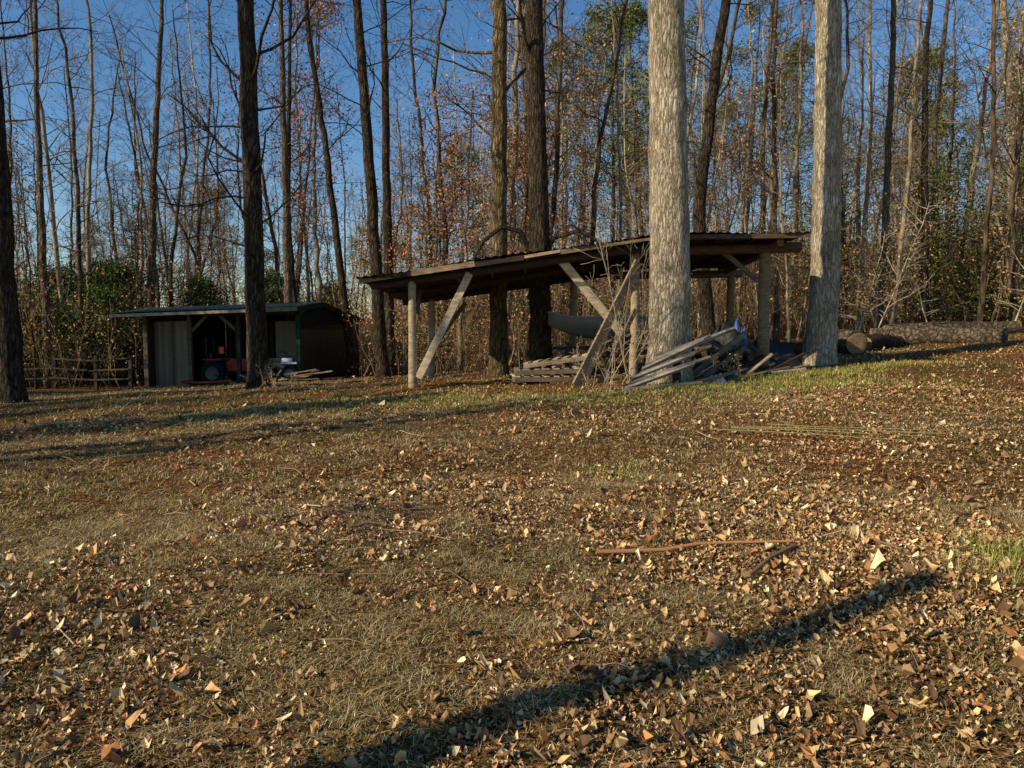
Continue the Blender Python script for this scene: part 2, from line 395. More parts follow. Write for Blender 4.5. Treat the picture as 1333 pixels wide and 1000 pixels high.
leafy('oak_tree',-8.5,33,17,.15,6,22,ORANGE,5000,.12,.3,F_MID,4)
leafy('beech_tree',-4.9,29,7,.08,1.2,18,BROWN,2800,.09,.25,F_MID)
leafy('oak_tree',3.2,30,12,.12,3,20,BROWN,3000,.11,.3,F_MID,4)

for x,y,H,r in ((-14,3.8,13,.22),(-15.5,7.0,14,.24),(-17,10.6,17,.24),(-22,9,19,.25),(-24,14,19,.25),(-19,17,18,.22),(-17.5,1.2,15,.2)):
    z0=gzf(x,y)-.1
    mb,t=tree_mesh([(x,y,z0),(x+.2,y,z0+H*.5),(x,y+.3,z0+H)],r,.05,H*.35,20,lim=4,sides=8)
    mb.build('hardwood_tree',[F_DARK])
mb=MB();trunk(mb,[(-7.4,-1.45,-.1),(-7.35,-1.4,3),(-7.5,-1.45,6.35)],.17,.09,8,0,.2,.03)
mb.build('dead_tree_trunk',[F_DARK])

# ------------------------------------------------------------ forest masses (linked instances)
var=[]
vb=(F_MID,F_DARK,F_DARK,F_LIGHT,F_DARK,F_MID,F_DARK)
for k in range(7):
    H=R.uniform(15,21);l=R.normal(size=2)*.7;m1=R.normal(size=2)*.35;m2=R.normal(size=2)*.35
    mb,t=tree_mesh([(0,0,-.3),(l[0]*.25+m1[0],l[1]*.25+m1[1],H*.3),(l[0]*.6+m2[0],l[1]*.6+m2[1],H*.65),(l[0],l[1],H)],R.uniform(.08,.17),.03,H*R.uniform(.15,.4),34,lim=3.8,sides=7,dens=.9,wob=.03,up=.06)
    if k in(1,4):
        n=900;c=t[R.integers(0,len(t),n)]+R.normal(size=(n,3))*.3;mb.cloud(c,.11,pal(n,BROWN),1)
    var.append(mb.build('bare_tree_v',[vb[k],M_LEAF],link=False))
sap=[]
for k in range(4):
    H=R.uniform(5,10);l=R.normal(size=2)*.8
    mb,t=tree_mesh([(0,0,-.2),(l[0]*.7,l[1]*.3,H*.5),(l[0],l[1],H)],R.uniform(.035,.06),.012,H*.2,24,lim=2.3,sides=5,maxlev=2+(k%2),wob=.03,up=.05)
    n=(400,700,150,800)[k];c=t[R.integers(0,len(t),n)]+R.normal(size=(n,3))*.25;mb.cloud(c,.09,pal(n,BROWN if k<3 else ORANGE),1)
    sap.append(mb.build('sapling_v',[(F_LIGHT,F_DARK,F_MID,F_DARK)[k],M_LEAF],link=False))
brush=[]
for k in range(4):
    mb=MB();tips=[]
    for s_ in range(22):
        p=np.array([R.normal()*1.1,R.normal()*1.1,-.1]);d=unit(np.array([R.normal()*.3,R.normal()*.3,1]))
        limb(mb,p,d,R.uniform(1,3.4),.016,2,3,tips,0,.1,col=pal(1,[(.24,.16,.09),(.36,.26,.155),(.10,.07,.04)])[0],crook=.15)
    t=np.array(tips);n=700;c=t[R.integers(0,len(t),n)]+R.normal(size=(n,3))*.2
    mb.cloud(c,.08,pal(n,BROWN if k%2 else BROWN+YGREEN[:2]),1)
    brush.append(mb.build('brush_v',[M_TWIG,M_LEAF],link=False))
pine=[]
for k in range(3):
    H=R.uniform(17,22);mb=MB();tips=[]
    P,r=trunk(mb,[(0,0,-.3),(.2,0,H*.5),(0,.2,H)],.2,.04,8)
    for q in range(40):
        h=H*(.45+.55*R.uniform());a=R.uniform(0,6.283)
        L=(H-h)*.35+.8
        limb(mb,np.array([.1,.1,h]),unit(np.array([math.cos(a),math.sin(a),.15])),L,.035,2,3,tips,0,.05)
    t=np.array(tips);n=7000;c=t[R.integers(0,len(t),n)]+R.normal(size=(n,3))*.24
    mb.cloud(c,.26,pal(n,YGREEN+DGREEN[:3]),1,aspect=.25)
    pine.append(mb.build('pine_v',[F_DARK,M_LEAF],link=False))
def cedar_mesh(H,W,cols,n,name,loose=.0,rnd=False):
    mb=MB();trunk(mb,[(0,0,-.2),(0,0,H*.5),(0,0,H*.97)],.08,.01,7)
    nb=int(n/28);ctr=[];ph=R.uniform(0,6,3)
    for q in range(nb):
        h=H*(.02+.96*R.uniform()**(1.0 if rnd else 1.1));a=R.uniform(0,6.283)
        sh=(1-(h/H)**2.2)**.6 if rnd else (1-h/H)**.75
        L=W*sh*R.uniform(.45,1.15)*(1+.3*math.sin(2*a+ph[0]+h)+.2*math.sin(3*h+ph[1]+a))+.1
        d=np.array([math.cos(a),math.sin(a),R.uniform(0,.6)])
        mb.tube([np.array([0,0,h]),np.array([0,0,h])+d*L*.5,np.array([0,0,h])+d*L],[.018,.01,.004],3,mat=0)
        tt=R.uniform(.35,1.05,28)[:,None]
        ctr.append(np.array([0,0,h])+d*L*tt+R.normal(size=(28,3))*(.09+loose))
    c=np.concatenate(ctr);mb.cloud(c,.17,pal(len(c),cols,jit=.35),1,aspect=.32)
    return mb.build(name,[F_DARK,M_LEAF],link=False)
ced=[cedar_mesh(3.6,2.0,DGREEN,9000,'cedar_v',.12,True),cedar_mesh(5.0,2.2,DGREEN,10000,'cedar_v',.12,True)]
yp=[cedar_mesh(6.5,2.6,YGREEN,6500,'young_pine_v',.25,True),cedar_mesh(4.5,2.4,YGREEN,5500,'young_pine_v',.25,True)]
tallc=cedar_mesh(8.5,1.3,DGREEN,9000,'tall_cedar_v',.05)
def empty(name):
    e=bpy.data.objects.new(name,None);COL.objects.link(e);return e
def inst(me,x,y,parent,s=1.,nm='tree'):
    ob=bpy.data.objects.new(nm,me);COL.objects.link(ob)
    ob.location=(x,y,gzf(x,y)-.05);ob.rotation_euler=(R.normal()*.045,R.normal()*.045,R.uniform(0,6.28));ob.scale=(s,s,s*R.uniform(.9,1.1))
    if parent: ob.parent=parent
    return ob
far=empty('distant_forest')
def ok(x,y):
    if -14<x<-4.5 and 21<y<30.5: return False
    return True
cnt=0
while cnt<320:
    y=25+80*R.uniform()**1.1;x=R.uniform(-.85,.85)*y
    if not ok(x,y) : continue
    if x<-.5*y and R.uniform()<.3: continue
    inst(var[R.integers(7)],x,y,far,R.uniform(.75,1.15));cnt+=1
und=empty('forest_understory');cnt=0
while cnt<240:
    y=24+60*R.uniform()**1.3;x=R.uniform(-.85,.85)*y
    if not ok(x,y):continue
    inst(sap[R.integers(4)],x,y,und,R.uniform(.7,1.2),'sapling');cnt+=1
cnt=0
while cnt<330:
    y=23+85*R.uniform()**1.4;x=R.uniform(-.85,.85)*y
    if not ok(x,y) or (x>6 and y<27):continue
    inst(brush[R.integers(4)],x,y,und,R.uniform(.7,1.3)*(1+max(0,y-45)/60),'brush');cnt+=1
pf=empty('distant_pines')
for x,y in ((6,46),(11,54),(14,48),(20,52),(3,58),(9,44),(25,48),(30,58),(-3,60),(36,54),(17,62),(-12,64),(28,67),(-22,58),(2,68),(10,67),(-8,72),(-30,62),(-16,74),(-26,76),(-38,68),(40,72),(27,42)):
    inst(pine[R.integers(3)],x+R.normal(),y,pf,R.uniform(.85,1.1)*(.7 if x<-5 else 1),'pine')
for x,y,k,s in ((-17.3,27.5,0,.9),(-15.3,28,1,.65),(-19.5,28,1,.8),(-20.8,27,0,1),(-13.4,32,1,.8),(-22.5,29,1,.9),(-18,33,1,1.),(-16.3,31,1,.9),(-9,36,1,.8),(-24,32,1,1),(-26,31,0,1),(-21,35,1,1.1),(-12,38,1,1),(-18.3,26.2,0,.8),(-16.2,26.4,0,.7)):
    o=inst(ced[k],x,y,None,s,'cedar_tree')
for x,y,k,s in ((17,30,0,.9),(18.6,29,1,1.),(21.5,32,0,1.0),(24,34,0,1.1),(15.5,37,0,1),(20,27,1,.7)):
    inst(yp[k],x,y,None,s,'young_pine_tree')
for x,y,s in ((-15.6,5.1,1.15),(-18,8.2,1.3),(-20.5,8.9,1.2),(-21.5,14.5,1.2),(-22,16.5,1.25),(-20.5,17.5,1.3)):
    inst(tallc,x,y,None,s,'cedar_tree')

# ------------------------------------------------------------ pole shed
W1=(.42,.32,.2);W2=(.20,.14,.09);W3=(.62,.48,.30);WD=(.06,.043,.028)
ps=empty('open_pole_shed')
def rz(x,y):
    z=2.60+(min(x,2.85)+2.95)*.143
    if x>2.85: z+=(x-2.85)*.015
    return z-(y-14.8)*.04
mb=MB()
for x,y,r in ((-2.02,15.05,.085),(2.55,15.4,.09),(5.25,15.5,.12),(-2.1,19.4,.09),(1.6,19.4,.09),(5.7,19.4,.1)):
    g0=gzf(x,y)-.15;zt=rz(x,y)-.16
    mb.tube([(x+R.normal()*.02,y,g0),(x,y,(g0+zt)/2),(x,y,zt)],[r*1.08,r,r*.95],12,W1 if x<5 else (.26,.18,.10),cap=True,rough=.03)
mb.build('posts',[M_WOOD],ps)
mb=MB()
mb.beam((-1.9,15.02,.62),(-.85,15.0,rz(-.85,15)-.16),.07,.15,W3)
mb.beam((1.0,15.15,rz(1,15.1)-.15),(2.28,15.3,1.5),.09,.17,W3)
mb.beam((4.35,15.5,3.22),(5.12,15.5,2.62),.07,.10,W2)
mb.beam((-1.95,19.3,1.3),(-1.2,19.3,2.3),.06,.12,W2)
mb.beam((-2.0,15.2,1.5),(-2.05,16.6,rz(-2,16.6)-.2),.07,.1,W2)
mb.build('braces',[M_WOOD],ps,bevel=.008)
mb=MB()
for y in (15.05,17.2,19.4):
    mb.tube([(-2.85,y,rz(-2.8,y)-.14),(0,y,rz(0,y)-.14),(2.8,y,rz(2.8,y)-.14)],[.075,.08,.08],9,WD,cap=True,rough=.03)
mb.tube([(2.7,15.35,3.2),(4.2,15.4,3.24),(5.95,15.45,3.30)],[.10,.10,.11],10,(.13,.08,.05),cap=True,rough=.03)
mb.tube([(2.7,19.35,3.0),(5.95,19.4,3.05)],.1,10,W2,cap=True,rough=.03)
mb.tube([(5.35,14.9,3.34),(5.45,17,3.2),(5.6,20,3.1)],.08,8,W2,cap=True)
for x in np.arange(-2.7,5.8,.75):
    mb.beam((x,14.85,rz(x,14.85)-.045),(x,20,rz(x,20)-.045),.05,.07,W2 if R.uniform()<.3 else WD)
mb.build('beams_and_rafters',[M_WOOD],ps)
mb=MB()
yy=14.72
while yy<20.1:
    w=R.uniform(.18,.26)
    e0=-2.98+R.uniform(-.08,.08);e1=5.72+R.uniform(-.12,.1)
    c=pal(1,[(.13,.09,.055),(.10,.065,.04),WD])[0]
    P=[(e0,yy+w/2,rz(e0,yy)+.0),(2.85,yy+w/2,rz(2.85,yy)+.0),(e1,yy+w/2,rz(e1,yy)+.0)]
    mb.beam(P[0],P[1],w-.012,.022,c);mb.beam((2.853,P[1][1],P[1][2]),P[2],w-.012,.022,c);yy+=w
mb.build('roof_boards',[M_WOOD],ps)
mb=MB()
xr=np.arange(-3.08,5.85,.035);yr=np.array([14.62,16.4,18.3,20.2])
V=[];
for b_,y in enumerate(yr):
    for a_,x in enumerate(xr):
        V.append((x,y+.03*math.sin(x*3.1)+(.05*((a_//20)%2)if b_==0 else 0),rz(x,y)+.035+.012*math.sin(a_*1.3)+.02*math.sin(x*1.7+y)))
m_=len(xr);i=np.arange(3)[:,None]*m_;j=np.arange(m_-1)[None,:]
mb.add(V,np.stack([i+j,i+j+1,i+m_+j+1,i+m_+j],-1).reshape(-1,4),(.13,.085,.055))
mb.build('metal_roofing',[M_TARP],ps)
mb=MB()
x=-3.0
while x<2.8:
    x2=min(x+R.uniform(.6,1.6),2.85);o=R.uniform(-.02,.015)
    mb.beam((x,14.66,rz(x,14.7)-.05+o),(x2-.01,14.66,rz(x2,14.7)-.05+o+R.uniform(-.015,.015)),.025,R.uniform(.05,.11),pal(1,[(.17,.11,.065),(.07,.045,.03),(.3,.2,.12)])[0]);x=x2
mb.beam((2.86,14.66,3.40),(5.7,14.66,3.44),.025,.09,(.11,.07,.045))
mb.build('fascia',[M_WOOD],ps)

mb=MB()
mb.beam((1.2,14.0,gzf(1.2,14)),(2.5,14.85,2.95),.05,.15,(.3,.23,.14))
mb.beam((1.35,14.1,gzf(1.3,14)),(2.2,14.9,2.3),.05,.13,(.48,.37,.24))
mb.beam((1.7,14.3,gzf(1.7,14.3)),(2.45,14.7,2.0),.04,.10,(.2,.14,.09))
mb.beam((3.5,14.5,gzf(3.4,14.5)+.1),(4.8,15.2,gzf(4.6,15)+.85),.04,.11,(.22,.17,.11))
mb.beam((3.7,14.3,gzf(3.4,14.5)+.1),(4.7,14.9,gzf(4.6,15)+.55),.04,.10,(.16,.12,.08))
mb.build('leaning_boards',[M_WOOD],bevel=.005)
def pallet(name,c,rotz,tilt):
    mb=MB();Rm=np.array(Matrix.Rotation(rotz,3,'Z')@Matrix.Rotation(tilt,3,'Y'))
    c=np.array(c)
    def b(p,s,col): mb.box(c+Rm@np.array(p),s,Rm,col)
    for y in(-.5,0,.5): b((0,y,0),(1.5,.045,.09),pal(1,[W1,W2])[0])
    for x in np.linspace(-.7,.7,8): b((x,0,.056),(.10,1.05,.02),pal(1,[W1,W3,(.42,.33,.22)])[0])
    for x in(-.7,0,.7): b((x,0,-.056),(.10,1.05,.02),W2)
    mb.build(name,[M_WOOD])
g0=gzf(.8,15.6)
pallet('wooden_pallet',(.75,15.4,g0+.10),.12,0);pallet('wooden_pallet',(.8,15.45,g0+.25),.03,-.03);pallet('wooden_pallet',(1.05,15.5,g0+.46),-.15,-.14)
mb=MB()
# long planks fanned out: upper ends propped at the right, lower ends stepped on the grass
PC=[(.40,.35,.28),(.28,.23,.17),(.46,.41,.33),(.22,.18,.13),(.38,.32,.25),(.30,.26,.2),(.42,.37,.3),(.2,.16,.11)]
for k in range(8):
    x0=1.95+.09*k+R.uniform(-.04,.04);y0=12.85+.06*k;g1=gzf(x0,y0)
    x1=x0+1.25+R.uniform(-.15,.25);y1=y0+.25
    mb.beam((x0,y0,g1+.04+.075*k),(x1,y1,g1+.48+.085*k+R.uniform(-.03,.03)),.105,.045,PC[k],roll=-.6+R.uniform(-.25,.25))
mb.beam((1.9,12.75,gzf(1.9,12.9)+.03),(3.3,12.8,gzf(3.4,13)+.10),.11,.04,(.25,.2,.13))
mb.beam((3.2,13.2,gzf(3.2,13.2)+.03),(4.4,13.9,gzf(4.4,13.9)+.22),.12,.04,(.22,.17,.12))
mb.beam((3.0,13.45,gzf(3.1,13.3)-.02),(3.0,13.5,gzf(3.1,13.3)+.5),.12,.12,WD)
mb.build('lumber_pile',[M_WOOD],bevel=.004)
mb=MB();n=14;sec=9;V=[]
for a in range(n):
    t=a/(n-1);x=.85+2.7*t
    w=.62*min(1,.35+1.6*t) if t<.4 else .62;d=.55*(.55+.45*min(1,t*2.2));rise=.35*(1-min(1,t*2))**2
    for b in range(sec):
        s=b/(sec-1)*2-1
        prof=(abs(s)**2.6)
        V.append((x,17.4+w*s*(1-.12*(1-abs(s))),1.36+rise+d*prof))
i=np.arange(n-1)[:,None]*sec;j=np.arange(sec-1)[None,:]
mb.add(V,np.stack([i+j,i+j+1,i+sec+j+1,i+sec+j],-1).reshape(-1,4),(.17,.17,.15),0,True)
mb.add(V[-sec:],[[0,1,2,3,4,5,6,7,8]],(.14,.15,.13),0)
mb.tube([V[a*sec] for a in range(n)],.022,6,(.3,.3,.27));mb.tube([V[a*sec+sec-1] for a in range(n)],.022,6,(.3,.3,.27))
for x in(1.8,2.7): mb.box((x,17.4,1.76),(.25,1.0,.03),None,(.2,.2,.18))
mb.build('aluminum_boat',[M_PAINT]).modifiers.new('s','SOLIDIFY').thickness=.012
mb=MB();g0=gzf(2.3,17.4)
for y in(17.05,17.75): mb.beam((1.0,y,1.16),(3.4,y,1.22),.06,.07,(.06,.055,.05))
for x in(1.3,2.3,3.2):
    mb.beam((x,17.0,1.28),(x,17.8,1.28),.06,.06,(.07,.06,.05))
    for y in(17.05,17.75): mb.beam((x,y,g0-.05),(x,y,1.13),.08,.08,(.10,.07,.05))
mb.build('boat_rack',[M_WOOD])
def mound(name,cx,cy,rx,ry,h,col,seed,mat=M_TARP,n=40):
    rr=np.random.default_rng(seed);ph=rr.uniform(0,6,12)
    V=[]
    for a in range(n):
        for b in range(n):
            u=a/(n-1)*2-1;v=b/(n-1)*2-1;d=math.sqrt(u*u+v*v)
            x=cx+u*rx;y=cy+v*ry
            hh=max(0,1-d**3)*h*(1+.25*math.sin(5*u+ph[0])*math.sin(4*v+ph[1])+.16*math.sin(11*u+ph[2]+3*v)+.08*math.sin(19*v+ph[3]+7*u))
            V.append((x,y,gzf(x,y)-.03+hh))
    i=np.arange(n-1)[:,None]*n;j=np.arange(n-1)[None,:]
    m=MB();m.add(V,np.stack([i+j,i+j+1,i+n+j+1,i+n+j],-1).reshape(-1,4),col,0,True);return m.build(name,[mat])
mound('black_tarp_pile',4.3,15.9,1.2,.8,.75,(.018,.018,.02),3)
mound('black_tarp_pile',5.9,17.2,.9,.6,.55,(.02,.02,.022),5)
mound('blue_tarp',4.85,15.9,.26,.22,.84,(.03,.12,.48),8,n=24)
mound('white_feed_bag',3.75,13.6,.24,.15,.18,(.5,.49,.46),9,n=20)
mound('black_feed_bag',4.05,13.85,.2,.15,.22,(.05,.05,.05),10,n=20)
mound('white_feed_bag',5.75,15.4,.35,.2,.10,(.5,.53,.58),11,n=20)
mb=MB()
for k in range(40):
    x=3.4+R.uniform(0,1.7);y=15.0+R.uniform(-.3,.4);z=gzf(x,y)+.08+.12*(k//8);L=R.uniform(.2,.45)
    a=R.normal()*.9;mb.tube([(x,y,z),(x+math.sin(a)*L,y+math.cos(a)*L,z+R.normal()*.06)],R.uniform(.04,.09),8,pal(1,[(.07,.05,.035),(.16,.11,.07),(.09,.06,.04)])[0],cap=True)
for k in range(22):
    x=3.3+R.uniform(0,2.2);y=14.6+R.uniform(-.3,.4);a=R.uniform(-.6,.6);g1=gzf(x,y);L=R.uniform(.4,1.0)
    mb.beam((x,y,g1+.04),(x+L*math.cos(a),y+L*math.sin(a),g1+R.uniform(.05,.45)),.07,.03,pal(1,[W2,WD,W1])[0],roll=R.normal()*.4)
mb.build('firewood_pile',[M_WOOD])
def log(name,p0,p1,r,bk=B_MID):
    p0=np.array(p0,float);p1=np.array(p1,float);mb=MB()
    P=[p0+(p1-p0)*t+np.array([0,0,.05*math.sin(t*5)]) for t in np.linspace(0,1,12)]
    mb.tube(P,np.linspace(r,r*.82,12),20,rough=.045)
    d=unit(p1-p0)
    for c,s_,rr in((p0,-1,r),(p1,1,r*.82)):
        mb.lathe(c,d*s_,[(rr,0),(rr*.93,.012),(rr*.5,.005),(rr*.05,.006)],20,(.30,.19,.10),1)
    T=[]
    for _ in range(2):
        q=P[R.integers(3,9)];limb(mb,q,unit(np.array([R.normal(),-.4,.8])),R.uniform(.3,.6),.05,3,3,T,0)
    mb.build(name,[bk,M_WOOD])
def L2(n,x0,y0,x1,y1,r,bk=B_MID): log(n,(x0,y0,gzf(x0,y0)+r*.85),(x1,y1,gzf(x1,y1)+r*.8),r,bk)
B_LOG=bark('bark_log',(.04,.027,.016),(.20,.145,.09),(.38,.29,.19),fx=6,fz=6)
L2('fallen_log',10.9,22.5,14.3,21.5,.30,B_LOG);L2('fallen_log',9.4,20.2,9.0,22.2,.33,B_LOG);L2('fallen_log',9.9,20.8,11.4,21.8,.22,B_DARK)
L2('fallen_log',12.2,24.2,17,25,.28,B_LOG);L2('fallen_log',6.3,19.5,8.6,20.5,.22,B_DARK)

# ------------------------------------------------------------ enclosed shed on the left
sh=empty('storage_shed')
GRN=(.025,.06,.04)
def G(x,y): return gzf(x,y)
mb=MB()
fx0,fx1,fy,bx0,bx1,by=-11.75,-6.75,23.6,-11.2,-6.0,29
def corr(mb,p0,p1,z0,z1a,z1b,col,mat=0):
    p0=np.array(p0);p1=np.array(p1);L=np.linalg.norm(p1-p0);n=int(L/.05);d=(p1-p0)/L;nn=np.array([-d[1],d[0]])
    V=[]
    for k in range(n+1):
        t=k/n;q=p0+(p1-p0)*t+nn*(.015 if k%4<2 else 0)
        V.append((q[0],q[1],z0));V.append((q[0],q[1],z1a+(z1b-z1a)*t))
    mb.add(V,[[2*k,2*k+2,2*k+3,2*k+1] for k in range(n)],col,mat)
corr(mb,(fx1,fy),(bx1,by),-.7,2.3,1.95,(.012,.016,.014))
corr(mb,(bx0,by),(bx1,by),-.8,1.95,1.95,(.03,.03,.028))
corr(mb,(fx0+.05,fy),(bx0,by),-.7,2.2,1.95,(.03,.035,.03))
corr(mb,(fx0+.1,fy+.55),(-10.45,fy+.55),-.3,1.85,1.9,(.30,.235,.14))
corr(mb,(-8.2,fy+2.1),(-7.0,fy+2.1),-.3,1.9,1.9,(.30,.25,.17))
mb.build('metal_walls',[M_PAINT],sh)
mb=MB()
for x,c,w in((-11.65,(.12,.09,.06),.13),(-10.25,(.15,.11,.07),.12),(-8.7,(.05,.04,.03),.12),(-6.8,(.02,.06,.04),.13)):
    mb.beam((x,fy-.02,-.5),(x,fy-.02,2.12),w,w,c)
mb.beam((-11.05,fy+.48,-.2),(-11.05,fy+.48,1.85),.05,.04,W2)
mb.beam((-10.2,fy,1.55),(-9.7,fy,2.05),.05,.1,W2);mb.beam((-11.6,fy,2.05),(-6.8,fy,2.15),.06,.14,WD)
mb.beam((-8.8,fy,1.6),(-9.3,fy,2.05),.05,.1,W2)
mb.build('posts',[M_WOOD],sh)
mb=MB()
n=150;V=[]
for k in range(n+1):
    t=k/n;r_=.015 if k%4<2 else 0
    V.append((-12.35+5.75*t,fy-.8,2.10+.22*t+r_));V.append((-12.0+5.7*t,fy+1.2,2.32+.20*t+r_));V.append((-11.5+5.7*t,by+.3,1.90+.10*t+r_))
F=[[3*k,3*k+3,3*k+4,3*k+1] for k in range(n)]+[[3*k+1,3*k+4,3*k+5,3*k+2] for k in range(n)]
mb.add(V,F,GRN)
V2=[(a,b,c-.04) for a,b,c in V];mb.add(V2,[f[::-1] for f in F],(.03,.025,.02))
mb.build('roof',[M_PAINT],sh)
mb=MB()
mb.beam((-12.36,fy-.82,2.02),(-7.8,fy-.82,2.19),.03,.09,(.52,.40,.23))
mb.beam((-7.79,fy-.82,2.20),(-6.58,fy-.82,2.24),.03,.13,(.02,.045,.03))
mb.beam((-6.58,fy-.8,2.24),(-6.28,fy+1.2,2.42),.03,.13,(.02,.035,.025))
mb.beam((-6.28,fy+1.2,2.42),(-5.8,by+.3,1.92),.03,.13,(.02,.035,.025))
mb.add([(-6.76,fy,2.0),(-6.35,fy+1.2,2.38),(-6.0,by,1.9),(-6.0,by,1.6),(-6.76,fy,1.6)],[[0,4,3,2,1]],(.012,.016,.014))
mb.build('fascia',[M_WOOD],sh)

def wheel(mb,c,r,w,hub):
    mb.lathe(c,(0,1,0),[(r*.55,-w/2),(r*.9,-w/2),(r,-w*.3),(r,w*.3),(r*.9,w/2),(r*.55,w/2)],20,(.012,.012,.012),1)
    mb.lathe(c,(0,1,0),[(.01,-w*.28),(r*.3,-w*.3),(r*.55,-w*.45)],16,hub,0)
mb=MB();tx,ty=-9.2,24.3;g0=G(tx,ty)
RED=(.40,.04,.015);ORG=(.7,.14,.02)
mb.box((tx+.25,ty,g0+.62),(.75,.42,.34),None,RED);mb.box((tx+.3,ty,g0+.82),(.6,.34,.08),None,RED);mb.box((tx+.645,ty,g0+.6),(.03,.36,.26),None,(.03,.03,.03))
mb.box((tx-.35,ty,g0+.5),(.6,.5,.16),None,(.04,.04,.04));mb.box((tx-.42,ty,g0+.68),(.38,.42,.1),None,(.03,.03,.03));mb.box((tx-.62,ty,g0+.88),(.09,.4,.36),None,(.03,.03,.03))
for s_ in(-1,1):
    wheel(mb,(tx-.45,ty+s_*.45,g0+.4),.4,.24,(.1,.1,.1));wheel(mb,(tx+.5,ty+s_*.38,g0+.24),.24,.16,(.1,.1,.1))
    mb.box((tx-.45,ty+s_*.45,g0+.84),(.6,.24,.04),None,RED)
    mb.tube([(tx-.7,ty+s_*.3,g0+.6),(tx-.72,ty+s_*.3,g0+1.55)],.025,8,(.03,.03,.03))
mb.tube([(tx-.72,ty-.3,g0+1.55),(tx-.72,ty+.3,g0+1.55)],.025,8,(.03,.03,.03))
mb.tube([(tx-.02,ty,g0+.8),(tx-.14,ty,g0+1.0)],.02,6,(.02,.02,.02))
mb.tube([(tx-.14+.05*math.sin(a),ty+.17*math.cos(a),g0+1.0+.12*math.sin(a)) for a in np.linspace(0,6.283,14)],.015,6,(.02,.02,.02))
mb.box((tx-.1,ty-.6,g0+1.15),(.15,.05,.22),None,ORG)
mb.build('garden_tractor',[M_PAINT,M_RUBBER],bevel=.02)
mb=MB();tx,ty=-7.55,23.9;g0=G(tx,ty);WH=(.75,.75,.72)
mb.box((tx,ty,g0+.5),(1.0,.3,.2),None,(.05,.05,.05));mb.box((tx-.1,ty,g0+.68),(.55,.28,.12),None,(.02,.02,.02))
mb.box((tx+.33,ty,g0+.66),(.34,.36,.16),None,WH)
for a in(-.45,.48):
    for s_ in(-1,1):
        wheel(mb,(tx+a,ty+s_*.4,g0+.27),.27,.2,(.2,.2,.2));mb.box((tx+a,ty+s_*.38,g0+.6),(.5,.26,.06),None,WH)
for a in(-.5,.5):
    for q in np.linspace(-.25,.25,4): mb.tube([(tx+a-.2,ty+q,g0+.78),(tx+a+.2,ty+q,g0+.78)],.012,5,(.03,.03,.03))
mb.tube([(tx+.15,ty-.35,g0+.98),(tx+.25,ty,g0+.9),(tx+.15,ty+.35,g0+.98)],.015,6,(.02,.02,.02));mb.tube([(tx+.3,ty,g0+.7),(tx+.24,ty,g0+.9)],.025,6,(.02,.02,.02))
mb.build('atv',[M_PAINT,M_RUBBER],bevel=.02)
mb=MB();V=[]
x0,y0=-10.3,23.0
for a in range(12):
    t=a/11;w=.28*math.sin(math.pi*min(max(t,.03),.97))**.6
    for b in range(7):
        s=b/6*2-1;x=x0+1.5*t;V.append((x,y0+w*s,gzf(x,y0)+.03+.10*s*s+.05*(2*t-1)**4))
i=np.arange(11)[:,None]*7;j=np.arange(6)[None,:]
mb.add(V,np.stack([i+j,i+j+1,i+8+j,i+7+j],-1).reshape(-1,4),(.28,.07,.04),0,True)
mb.build('red_sled',[M_PAINT]).modifiers.new('s','SOLIDIFY').thickness=.01
mb=MB()
for k in range(12):
    x=-6.2-R.uniform(0,1.2);y=22.9+R.uniform(-.3,.2);a=R.uniform(-.5,.5)
    mb.beam((x,y,gzf(x,y)+.05+.02*k),(x+math.cos(a),y+math.sin(a)*.5,gzf(x,y)+.1+.03*k),.1,.04,pal(1,[W1,W2,WD])[0])
for k in range(14):
    x=-9.0+R.uniform(-1.2,2.0);y=23.6+R.uniform(-.3,.6);a=R.uniform(0,3);g1=gzf(x,y)
    mb.beam((x,y,g1+.03),(x+.6*math.cos(a),y+.4*math.sin(a),g1+R.uniform(.05,.35)),.08,.05,pal(1,[W2,WD,(.3,.06,.04),(.35,.34,.3)])[0])
mb.build('scrap_boards',[M_WOOD])

fe=empty('wooden_fence');mb=MB()
px=[-18.5,-17.2,-15.9,-14.5,-13.2,-12.1]
for x in px: mb.beam((x,23.4,gzf(x,23.4)-.2),(x+R.normal()*.03,23.4,gzf(x,23.4)+R.uniform(.95,1.2)),.10,.10,pal(1,[W2,WD])[0])
mb.build('posts',[M_WOOD],fe);mb=MB()
for a,b in zip(px[:-1],px[1:]):
    for h in(.35,.65,.95): mb.beam((a,23.33,gzf(a,23.3)+h),(b,23.33,gzf(b,23.3)+h+R.normal()*.03),.025,.05,pal(1,[(.12,.085,.055),WD])[0])
mb.build('rails',[M_WOOD],fe)

def bush(name,x,y,n,h,leaves=0,c=(.48,.37,.24),sp=.25):
    mb=MB();tips=[]
    for k in range(n):
        p=np.array([x+R.normal()*sp,y+R.normal()*sp*.6,gzf(x,y)-.03])
        limb(mb,p,unit(np.array([R.normal()*.28,R.normal()*.25,1])),R.uniform(.5,1)*h,.009,2,4,tips,0,.06,col=np.array(c)*R.uniform(.6,1.2),crook=.14)
    if leaves:
        t=np.array(tips);q=t[R.integers(0,len(t),leaves)]+R.normal(size=(leaves,3))*.05;mb.cloud(q,.05,pal(leaves,BROWN),1)
    mb.build(name,[M_TWIG,M_LEAF])
bush('bare_bush',2.0,13.9,7,2.7)
bush('bare_bush',1.5,13.3,4,.9,40)
bush('bare_bush',3.9,13.6,4,.6,40,c=(.3,.22,.14))
bush('bare_bush',-5.4,16.6,6,.5,80)
def stick(mb,pts,r,col):
    P=[(x,y,gzf(x,y)+r+.012+h) for x,y,h in pts];mb.tube(P,np.linspace(r,r*.5,len(P)),6,col)
mb=MB()
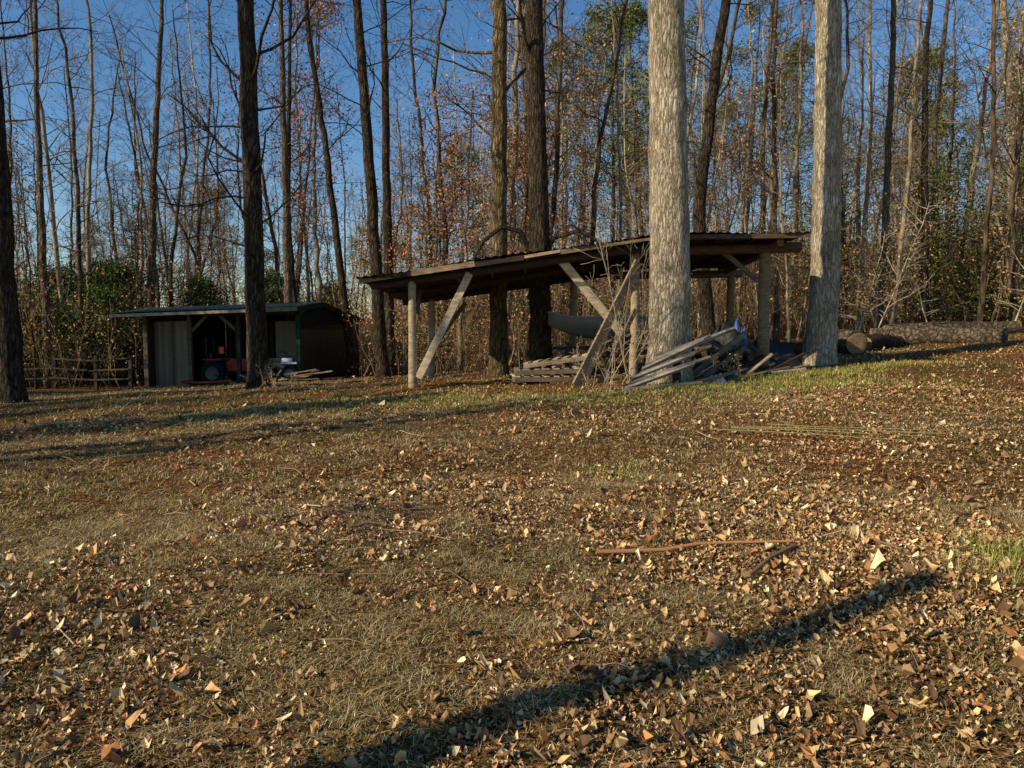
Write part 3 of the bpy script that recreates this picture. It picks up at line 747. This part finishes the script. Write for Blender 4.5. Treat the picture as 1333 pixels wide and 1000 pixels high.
for o in(0,.06,.16,-.1):
    stick(mb,[(2.7+o*3,9.0+o,.02),(3.4+o,8.6+o*1.5,.04),(4.5+o*4,7.9+o*2,.03)],.008,(.26,.23,.10))
mb.build('cut_cane_poles',[M_TWIG])
mb=MB();BR=(.22,.14,.08)
stick(mb,[(.55,4.75,.01),(.8,4.8,.0),(1.0,4.78,.0),(1.25,4.86,.01),(1.45,4.85,.02),(1.85,4.8,.02)],.018,(.42,.20,.09));stick(mb,[(1.85,4.75,0),(1.6,4.5,.01),(1.35,4.2,.0)],.018,BR)
stick(mb,[(2.3,4.95,0),(2.5,4.6,.0)],.012,BR)
for k in range(170):
    x,y=sector(1,3,13,34,p=2.0);x=x[0];y=y[0];a=R.uniform(0,6.28);L=R.uniform(.1,.6);b_=a+R.normal()*.35
    stick(mb,[(x,y,0),(x+L*.5*math.cos(a),y+L*.5*math.sin(a),.008),(x+L*.5*(math.cos(a)+math.cos(b_)),y+L*.5*(math.sin(a)+math.sin(b_)),0)],R.uniform(.002,.007),pal(1,[(.3,.2,.12),(.44,.34,.22),(.13,.09,.055)])[0])
for k in range(45):
    x=-1.1+R.normal()*.3;y=5.6+R.normal()*.2;a=R.uniform(0,6.28);L=R.uniform(.15,.5)
    stick(mb,[(x,y,.01),(x+L*.5*math.cos(a),y+L*.5*math.sin(a),.05),(x+L*math.cos(a+.4),y+L*math.sin(a+.4),.02)],.005,(.16,.11,.07))
mb.build('fallen_sticks',[M_TWIG])
mb=MB();x,y=.98,3.45
mb.tube([(x,y,gzf(x,y)-.03),(x+.005,y,gzf(x,y)+.04),(x+.01,y,gzf(x,y)+.055)],[.06,.05,.045],12,(.26,.15,.08),cap=True,rough=.06)
mb.build('cut_stump',[M_WOOD])

# ------------------------------------------------------------ light, sky, camera
el=math.radians(28.5);dx,dy=-.87,-.49;nn=math.hypot(dx,dy);dx/=nn;dy/=nn
sd=Vector((dx*math.cos(el),dy*math.cos(el),math.sin(el)))
L=bpy.data.lights.new('sun','SUN');L.energy=5;L.angle=math.radians(.5);L.color=(1,.88,.66)
lo=bpy.data.objects.new('sun',L);COL.objects.link(lo);lo.rotation_euler=sd.to_track_quat('Z','Y').to_euler()
w=bpy.data.worlds.new('World');scene.world=w;w.use_nodes=True;nt=w.node_tree
sky=nt.nodes.new('ShaderNodeTexSky');sky.sky_type='NISHITA';sky.sun_disc=False;sky.sun_elevation=el;sky.sun_rotation=math.atan2(dx,dy)
sky.ozone_density=2.5;sky.air_density=1.0;sky.dust_density=.1;sky.altitude=300
hs=nt.nodes.new('ShaderNodeHueSaturation');hs.inputs['Saturation'].default_value=1.22;hs.inputs['Value'].default_value=1.1
nt.links.new(sky.outputs[0],hs.inputs['Color']);nt.links.new(hs.outputs[0],nt.nodes['Background'].inputs[0]);nt.nodes['Background'].inputs[1].default_value=.115
cam=bpy.data.cameras.new('camera');cam.sensor_width=36;cam.lens=26;cam.clip_end=2000
co=bpy.data.objects.new('camera',cam);COL.objects.link(co);co.location=(0,0,1.6);co.rotation_euler=(math.radians(90-4.2),0,0)
scene.camera=co
